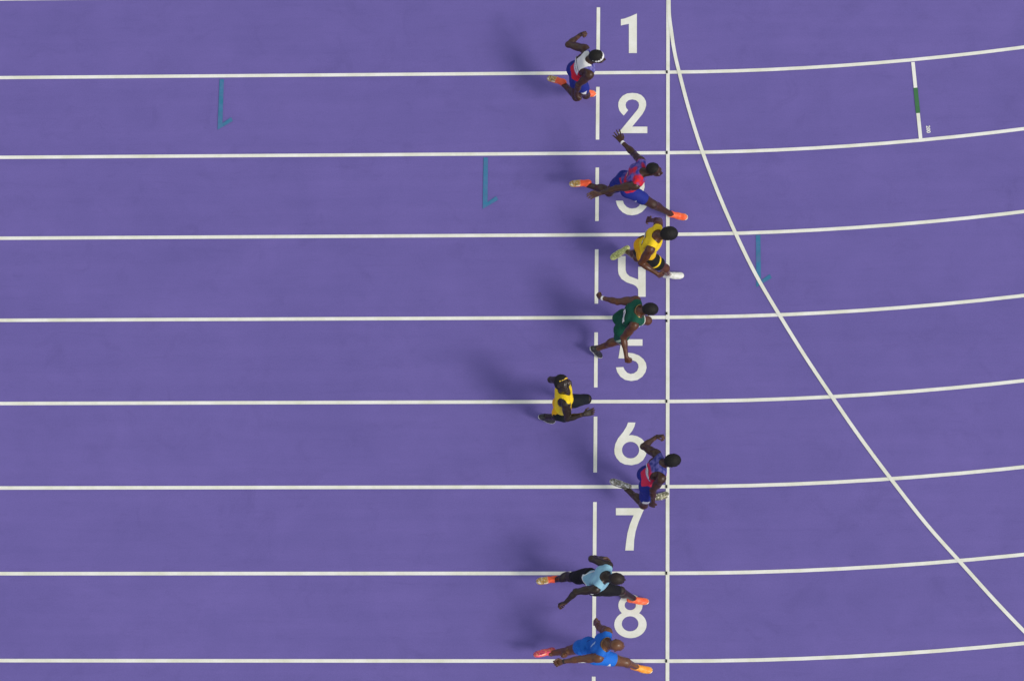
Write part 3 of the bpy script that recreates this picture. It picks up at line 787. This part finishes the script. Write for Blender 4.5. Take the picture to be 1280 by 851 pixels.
# ------------------------------------------------------------------ the eight sprinters
POSE = {"r1": {"pel": [-1.237, -1.63, 1.001], "nk": [-1.088, -1.636, 1.478], "hd": [-0.948, -1.641, 1.641], "lsh": [-1.122, -1.45, 1.46], "rsh": [-1.06, -1.815, 1.426], "lel": [-1.36, -1.329, 1.334], "rel": [-1.22, -1.87, 1.186], "lwr": [-1.191, -1.144, 1.251], "rwr": [-1.266, -1.921, 0.931], "lti": [-1.135, -1.147, 1.346], "rti": [-1.246, -1.965, 0.833], "lhp": [-1.269, -1.541, 0.982], "rhp": [-1.222, -1.715, 0.966], "lkn": [-1.27, -1.843, 0.662], "rkn": [-1.145, -1.76, 0.535], "lan": [-1.471, -1.547, 0.424], "ran": [-1.217, -1.56, 0.162], "lto": [-1.666, -1.461, 0.399], "rto": [-1.049, -1.551, 0.03]},
 "r2": {"pel": [-0.538, -3.249, 0.958], "nk": [-0.338, -3.266, 1.425], "hd": [-0.161, -3.269, 1.554], "lsh": [-0.346, -3.079, 1.367], "rsh": [-0.415, -3.443, 1.416], "lel": [-0.451, -2.885, 1.163], "rel": [-0.689, -3.439, 1.287], "lwr": [-0.62, -2.686, 1.093], "rwr": [-0.928, -3.472, 1.164], "lti": [-0.71, -2.534, 1.117], "rti": [-1.078, -3.462, 1.067], "lhp": [-0.582, -3.17, 0.961], "rhp": [-0.507, -3.331, 0.905], "lkn": [-0.809, -3.235, 0.581], "rkn": [-0.197, -3.425, 0.594], "lan": [-1.128, -3.037, 0.359], "ran": [0.042, -3.435, 0.227], "lto": [-1.349, -3.047, 0.392], "rto": [0.255, -3.474, 0.183]},
 "r3": {"pel": [-0.279, -4.22, 0.978], "nk": [-0.124, -4.2, 1.451], "hd": [0.045, -4.208, 1.584], "lsh": [-0.112, -4.02, 1.389], "rsh": [-0.213, -4.37, 1.43], "lel": [-0.102, -3.865, 1.139], "rel": [-0.342, -4.488, 1.192], "lwr": [-0.227, -3.774, 0.923], "rwr": [-0.123, -4.625, 1.122], "lti": [-0.315, -3.711, 0.787], "rti": [-0.024, -4.634, 0.978], "lhp": [-0.307, -4.133, 0.96], "rhp": [-0.261, -4.307, 0.942], "lkn": [-0.411, -4.18, 0.536], "rkn": [-0.03, -4.353, 0.572], "lan": [-0.576, -3.969, 0.201], "ran": [0.006, -4.297, 0.147], "lto": [-0.765, -4.074, 0.206], "rto": [0.197, -4.284, 0.051]},
 "r4": {"pel": [-0.574, -5.299, 1.012], "nk": [-0.364, -5.284, 1.474], "hd": [-0.205, -5.298, 1.624], "lsh": [-0.403, -5.102, 1.409], "rsh": [-0.429, -5.468, 1.471], "lel": [-0.663, -5.066, 1.264], "rel": [-0.579, -5.567, 1.229], "lwr": [-0.883, -4.971, 1.14], "rwr": [-0.543, -5.801, 1.096], "lti": [-0.948, -4.923, 1.063], "rti": [-0.518, -5.863, 1.006], "lhp": [-0.59, -5.207, 0.987], "rhp": [-0.579, -5.388, 0.989], "lkn": [-0.269, -5.149, 0.682], "rkn": [-0.657, -5.389, 0.547], "lan": [-0.524, -5.044, 0.342], "ran": [-0.969, -5.406, 0.24], "lto": [-0.397, -5.033, 0.165], "rto": [-0.92, -5.445, 0.03]},
 "r5": {"pel": [-1.406, -6.478, 0.989], "nk": [-1.374, -6.384, 1.467], "hd": [-1.384, -6.349, 1.674], "lsh": [-1.397, -6.218, 1.384], "rsh": [-1.344, -6.563, 1.48], "lel": [-1.561, -6.14, 1.16], "rel": [-1.325, -6.706, 1.228], "lwr": [-1.306, -6.183, 1.143], "rwr": [-1.098, -6.684, 1.349], "lti": [-1.284, -6.225, 1.239], "rti": [-0.949, -6.622, 1.288], "lhp": [-1.408, -6.397, 0.936], "rhp": [-1.407, -6.564, 0.991], "lkn": [-1.092, -6.267, 0.675], "rkn": [-1.401, -6.487, 0.568], "lan": [-1.373, -6.145, 0.385], "ran": [-1.669, -6.391, 0.259], "lto": [-1.189, -6.207, 0.301], "rto": [-1.572, -6.393, 0.073]},
 "r6": {"pel": [-0.243, -7.501, 1.021], "nk": [-0.057, -7.426, 1.489], "hd": [0.095, -7.421, 1.646], "lsh": [-0.124, -7.261, 1.409], "rsh": [-0.058, -7.62, 1.496], "lel": [-0.305, -7.102, 1.23], "rel": [-0.176, -7.71, 1.235], "lwr": [-0.125, -6.932, 1.125], "rwr": [-0.18, -7.816, 0.987], "lti": [-0.034, -6.939, 1.192], "rti": [-0.213, -7.868, 0.82], "lhp": [-0.264, -7.412, 0.995], "rhp": [-0.24, -7.595, 0.997], "lkn": [-0.187, -7.447, 0.555], "rkn": [-0.318, -7.729, 0.576], "lan": [-0.195, -7.495, 0.12], "ran": [-0.565, -7.435, 0.365], "lto": [-0.005, -7.435, 0.03], "rto": [-0.756, -7.372, 0.454]},
 "r7": {"pel": [-0.967, -8.905, 0.987], "nk": [-0.802, -8.966, 1.464], "hd": [-0.637, -9.021, 1.596], "lsh": [-0.76, -8.79, 1.392], "rsh": [-0.918, -9.121, 1.453], "lel": [-0.988, -8.658, 1.249], "rel": [-1.191, -9.128, 1.323], "lwr": [-0.865, -8.592, 1.019], "rwr": [-1.342, -9.229, 1.122], "lti": [-0.807, -8.579, 0.924], "rti": [-1.456, -9.202, 0.987], "lhp": [-1.008, -8.825, 0.993], "rhp": [-0.932, -8.98, 0.929], "lkn": [-1.292, -8.757, 0.651], "rkn": [-0.621, -8.937, 0.609], "lan": [-1.535, -8.704, 0.294], "ran": [-0.457, -8.94, 0.202], "lto": [-1.744, -8.746, 0.353], "rto": [-0.276, -8.952, 0.079]},
 "r8": {"pel": [-0.966, -9.833, 0.951], "nk": [-0.791, -9.865, 1.417], "hd": [-0.641, -9.907, 1.565], "lsh": [-0.766, -9.683, 1.365], "rsh": [-0.876, -10.032, 1.388], "lel": [-0.88, -9.565, 1.121], "rel": [-1.131, -10.016, 1.237], "lwr": [-0.948, -9.433, 0.903], "rwr": [-1.362, -10.022, 1.107], "lti": [-0.977, -9.414, 0.732], "rti": [-1.463, -10.037, 1.064], "lhp": [-1.022, -9.768, 0.957], "rhp": [-0.916, -9.898, 0.891], "lkn": [-1.299, -9.759, 0.617], "rkn": [-0.538, -9.931, 0.667], "lan": [-1.579, -9.724, 0.295], "ran": [-0.417, -9.895, 0.255], "lto": [-1.762, -9.774, 0.399], "rto": [-0.227, -9.925, 0.159]}}
def C3(r, g, b): return np.array((r, g, b))
def sel(c, m, col):
    c[m] = col; return c
def mottle(V, s, sd): return np.clip(.5 + 1.1 * wob(V, s, sd), 0, 1)[:, None]
NAVY, RED, YEL = C3(.016, .026, .23), C3(.62, .018, .040), C3(.86, .60, .018)
def plain_dye(col): return lambda a, h, f, *r: np.tile(col, (len(a), 1))

def vest_one(a, h, f, V):
    c = np.tile(RED, (len(a), 1))
    c = np.where((h < .20)[:, None], c, C3(.60, .03, .06))
    top = np.clip((h - .28) / .08, 0, 1)[:, None]
    c = c * (1 - top) + (C3(.06, .06, .30) * mottle(V, 60, 2) + C3(.20, .18, .46) * (1 - mottle(V, 60, 2))) * top
    c = sel(c, (h > .36) & (a > -.095) & (a < .13) & (f < .03), C3(.74, .74, .72))
    return c
def vest_two(a, h, f, V):
    m = np.clip(.5 + 1.6 * wob(V, 26, 4) - (a * 4.5), 0, 1)[:, None]; n = mottle(V, 75, 1)
    blue = C3(.035, .045, .27) * n + C3(.14, .10, .36) * (1 - n)
    red = C3(.66, .018, .022) * n + C3(.42, .02, .07) * (1 - n)
    c = red * m + blue * (1 - m)
    c = sel(c, h < .06, C3(.55, .03, .07))
    return c
def vest_six(a, h, f, V):
    n = mottle(V, 70, 6)
    top = np.clip((h - .375 + .25 * np.clip(a, -.1, .1)) / .05, 0, 1)[:, None]
    c = C3(.66, .03, .09) * (1 - top) + (C3(.03, .04, .22) * n + C3(.13, .12, .38) * (1 - n)) * top
    return c
def vest_yellow(side):
    def fn(a, h, f, V):
        c = np.tile(YEL, (len(a), 1))
        c = sel(c, (np.abs(a) > .128) & (h < .33) & (h > .05), side)
        c = sel(c, h < .07, C3(.78, .40, .010))
        return c
    return fn
def vest_yellow_front(a, h, f, V):
    c = vest_yellow(C3(.70, .52, .06))(a, h, f, V)
    for (u, v) in ((-.03, .40), (-.03, .37), (-.03, .34), (-.065, .40), (-.065, .35), (.02, .30), (.03, .34)):
        c = sel(c, (np.abs(a - u) < .009) & (np.abs(h - v) < .012) & (f > 0), C3(.02, .03, .02))
    c = sel(c, (np.abs(h - .24) < .016) & (np.abs(a) < .11) & (f > 0), C3(.02, .05, .02))
    return c
def vest_green(a, h, f, V):
    c = np.tile(C3(.006, .085, .050), (len(a), 1))
    c = sel(c, (np.abs(a) > .135) & (h < .32), C3(.004, .055, .034))
    return c
def vest_sky(a, h, f, V):
    c = np.tile(C3(.26, .50, .62), (len(a), 1))
    c = sel(c, h < .022, C3(.74, .78, .78))
    c = sel(c, (np.abs(a) > .122) & (np.abs(a) < .138) & (h < .30), C3(.72, .76, .76))
    return c
def vest_blue(a, h, f, V):
    n = mottle(V, 24, 3)
    c = C3(.010, .120, .52) * n + C3(.016, .150, .60) * (1 - n)
    c = sel(c, (np.abs(a - .02) < .018) & (f < 0) & (h > .24) & (h < .40), C3(.40, .58, .80))
    c = sel(c, (np.abs(a) > .142) & (h < .32), C3(.010, .055, .32))
    return c

def shorts_dye(col, hem=None, hemw=.08, hside=0, side=None, logo=None):
    def fn(a, h, f, t, V):
        c = np.tile(col, (len(a), 1))
        if side is not None: c = sel(c, (np.abs(a) > .150) & (np.abs(f) < .018) & (h < .02), side)
        if hem is not None: c = sel(c, (t > hem[1] - hemw) & (t < hem[1]) & (a * hside >= 0), hem[0])
        if logo is not None:
            lg, sgn, t0, fr = logo
            c = sel(c, (a * sgn > .02) & (t > t0) & (t < t0 + .17) & (np.abs(f - fr) < .045), lg)
        return c
    return fn
def shoe_mat(name, col, col2=None):
    m, nd, lk, b = new_mat(name, 0.45, 0.5)
    g = nd.new("ShaderNodeTexCoord"); n = noise(nd, lk, 18.0, 3, 0.6, vec=g.outputs["Object"])
    c = ramp(nd, lk, n, [(0.42, col), (0.62, col2 or tuple(x * .8 for x in col))])
    lk.new(c, b.inputs["Base Color"]); return m
S_ORANGE = shoe_mat("orange_upper", (.90, .105, .030), (.95, .20, .07))
S_WHITE = shoe_mat("white_upper", (.70, .70, .66), (.56, .57, .50))
S_LIME = shoe_mat("lime_upper", (.62, .62, .40), (.72, .50, .42))
S_BLACK = shoe_mat("black_upper", (.012, .012, .014), (.03, .03, .03))
S_PALE = plate_mat("pale_upper", (.20, .19, .10), (.50, .48, .36))
S_AMBER = shoe_mat("amber_upper", (.92, .30, .015), (.95, .42, .05))
S_PINK = shoe_mat("pink_upper", (.90, .10, .16), (.95, .22, .05))
S_SOLE_W = plate_mat("white_sole", (.70, .70, .68), (.55, .55, .52))
UPF = (0.35, 0.0, 1.0)
SK_DARK, SK_MID, SK_WARM = (.022, .013, .008), (.044, .018, .009), (.088, .031, .012)

RUNNERS = [
 dict(pose='r1', skin=SK_MID, face=(.95, -.22, .02), crown=(.1, -.05, 1), label="topmost person, white headband and large white bib on a red and blue vest",
      hands=dict(l=((.2, -.2, 1), .75, .2), r=((.6, -.3, .7), .95, 0)), vest=dict(dye=vest_one, hem=.03, arm=.143, neck=.066, racer=1),
      shorts=dict(len=.62, off=.006, dye=shorts_dye(NAVY, logo=(C3(.7, .7, .7), -1, .42, .07))),
      bib=dict(w=.25, h=.16, v=.285, u=.030, text="SDRAMER", rot=0), hair=dict(thick=.012, line=.0),
      headband=dict(tilt=.32, h=.030, w=.022, off=.0125, mat=M_BAND_W),
      shoes=[dict(upper=S_ORANGE, sole=M_PLATE_GOLD), dict(upper=S_ORANGE, sole=M_PLATE_GOLD)]),
 dict(pose='r2', skin=SK_MID, face=(.86, -.36, .18), crown=(-.1, 0, 1), label="person in red and purple vest lunging, one hand spread over painted number 2",
      hands=dict(l=((.85, .5, .1), .10, 1.3), r=((-.1, .6, .6), .30, .6)), vest=dict(dye=vest_two, hem=.02, arm=.085, neck=.070),
      shorts=dict(len=.62, off=.005, dye=shorts_dye(NAVY, logo=(C3(.75, .75, .75), -1, .30, -.01))),
      bib=dict(w=.13, h=.05, v=.27, u=.05, text="NES", rot=0), hair=dict(thick=.008, line=-.016),
      shoes=[dict(upper=S_ORANGE, sole=M_PLATE_GOLD), dict(upper=S_ORANGE, sole=M_PLATE_GOLD)],
      bands=[('wrist', 'l', M_BAND_W)]),
 dict(pose='r3', skin=SK_WARM, face=(.85, .10, -.50), label="person in plain yellow vest seen from behind, one white shoe across the finish line",
      hands=dict(l=((.5, .5, .5), .30, .9), r=((.4, .4, .8), .35, .3)), vest=dict(dye=vest_yellow(C3(.78, .48, .02)), hem=-.06, loose=.022),
      shorts=dict(len=.66, off=.012, dye=shorts_dye(C3(.010, .011, .010), hem=(YEL, .40), hemw=.07, hside=-1)),
      bib=dict(w=.20, h=.12, v=.305, u=.045, lift=.010, text="MTNSA", rot=0), hair=dict(thick=.019, rough=.003),
      shoes=[dict(upper=S_LIME, sole=M_PLATE_LIME, label="lime green spiked shoe with its sole turned up"), dict(upper=S_WHITE, sole=S_SOLE_W, label="white spiked shoe")],
      bands=[('sock', 'r', M_BAND_W)]),
 dict(pose='r4', skin=SK_WARM, face=(.85, -.05, -.50), label="person in dark green vest and green shorts, one hand hanging over painted number 5",
      hands=dict(l=((.1, .2, 1), .85, .1), r=((.8, .1, .5), .75, .2)), vest=dict(dye=vest_green, hem=.02),
      shorts=dict(len=.74, off=.014, dye=shorts_dye(C3(.006, .080, .048), hem=(C3(.66, .70, .64), .74), hemw=.045, side=C3(.45, .60, .45))),
      bib=dict(w=.18, h=.15, v=.305, u=-.030, lift=.012, text="SCBN", rot=0), hair=dict(thick=.007),
      shoes=[dict(upper=S_BLACK, sole=M_PLATE_WHITE), dict(upper=S_BLACK, sole=S_SOLE_W)],
      bands=[('wrist', 'l', M_BAND_W), ('chain', '', M_GOLD)]),
 dict(pose='r5', skin=SK_DARK, face=(.62, -.14, .62), crown=(-.30, .85, .35), palm=(.10, .055, .035), label="person trailing the others with face tilted up, yellow headband and yellow vest",
      hands=dict(l=((.1, .2, 1), .8, .1), r=((-.1, 1, .35), .12, .45)), vest=dict(dye=vest_yellow_front, hem=-.04, arm=.122, racer=1, loose=.012),
      shorts=dict(len=1.12, off=.008, dye=shorts_dye(C3(.008, .010, .014), logo=(C3(.7, .6, .2), -1, .55, .0))),
      hair=dict(thick=.013, line=.006), headband=dict(tilt=.35, h=.030, w=.010, off=.0125, mat=M_BAND_Y),
      shoes=[dict(upper=S_BLACK, sole=M_PLATE_BLACK), dict(upper=S_BLACK, sole=S_SOLE_W)]),
 dict(pose='r6', skin=SK_MID, face=(.85, .15, -.45), label="person with braided hair, pink and blue vest, knee beside painted number 7",
      hands=dict(l=((-.1, -.5, .8), .80, .1), r=((.9, 0, .4), .40, .2)), vest=dict(dye=vest_six, hem=.02, arm=.143, neck=.072, racer=1),
      shorts=dict(len=.66, off=.006, dye=shorts_dye(NAVY, logo=(C3(.75, .75, .75), -1, .50, .03))),
      bib=dict(w=.24, h=.14, v=.265, u=.0, text="KERLNE", rot=0, ), hair=dict(thick=.016, braid=.007),
      shoes=[dict(upper=S_PALE, sole=M_PLATE_WHITE), dict(upper=S_PALE, sole=M_PLATE_WHITE)]),
 dict(pose='r7', skin=SK_DARK, build=.95, face=(.95, -.05, -.15), label="person in pale sky blue vest and black shorts, shoe over painted number 8",
      hands=dict(l=((.2, .2, 1), .45, .3), r=((.2, -.4, 1), .65, .4)), vest=dict(dye=vest_sky, hem=-.01, loose=.01),
      shorts=dict(len=.90, off=.006, dye=shorts_dye(C3(.008, .008, .010), logo=(C3(.75, .75, .75), -1, .38, .02))),
      hair=dict(thick=.003, rough=.0005, mat=M_FUZZ), shoes=[dict(upper=S_ORANGE, sole=M_PLATE_GOLD), dict(upper=S_ORANGE, sole=M_PLATE_GOLD)],
      bands=[('wrist', 'l', M_BAND_B)]),
 dict(pose='r8', skin=(.128, .053, .022), face=(.93, -.02, -.25), build=1.06, label="bald person in bright blue vest and blue shorts, one amber and one pink shoe",
      hands=dict(l=((.2, .2, 1), .55, .3), r=((.0, 1.0, .5), .75, .6)), vest=dict(dye=vest_blue, hem=.02),
      shorts=dict(len=.58, off=.007, dye=shorts_dye(C3(.014, .15, .60), logo=(C3(.75, .78, .80), -1, .36, .02))),
      shoes=[dict(upper=S_PINK, sole=M_PLATE_PINK, label="pink and orange spiked shoe"), dict(upper=S_AMBER, sole=M_PLATE_GOLD, label="amber spiked shoe")],
      bands=[('watch', 'r', M_BAND_B), ('chain', '', M_GOLD)]),
]
for r in RUNNERS:
    r['pose'] = POSE[r['pose']]
    person(r)
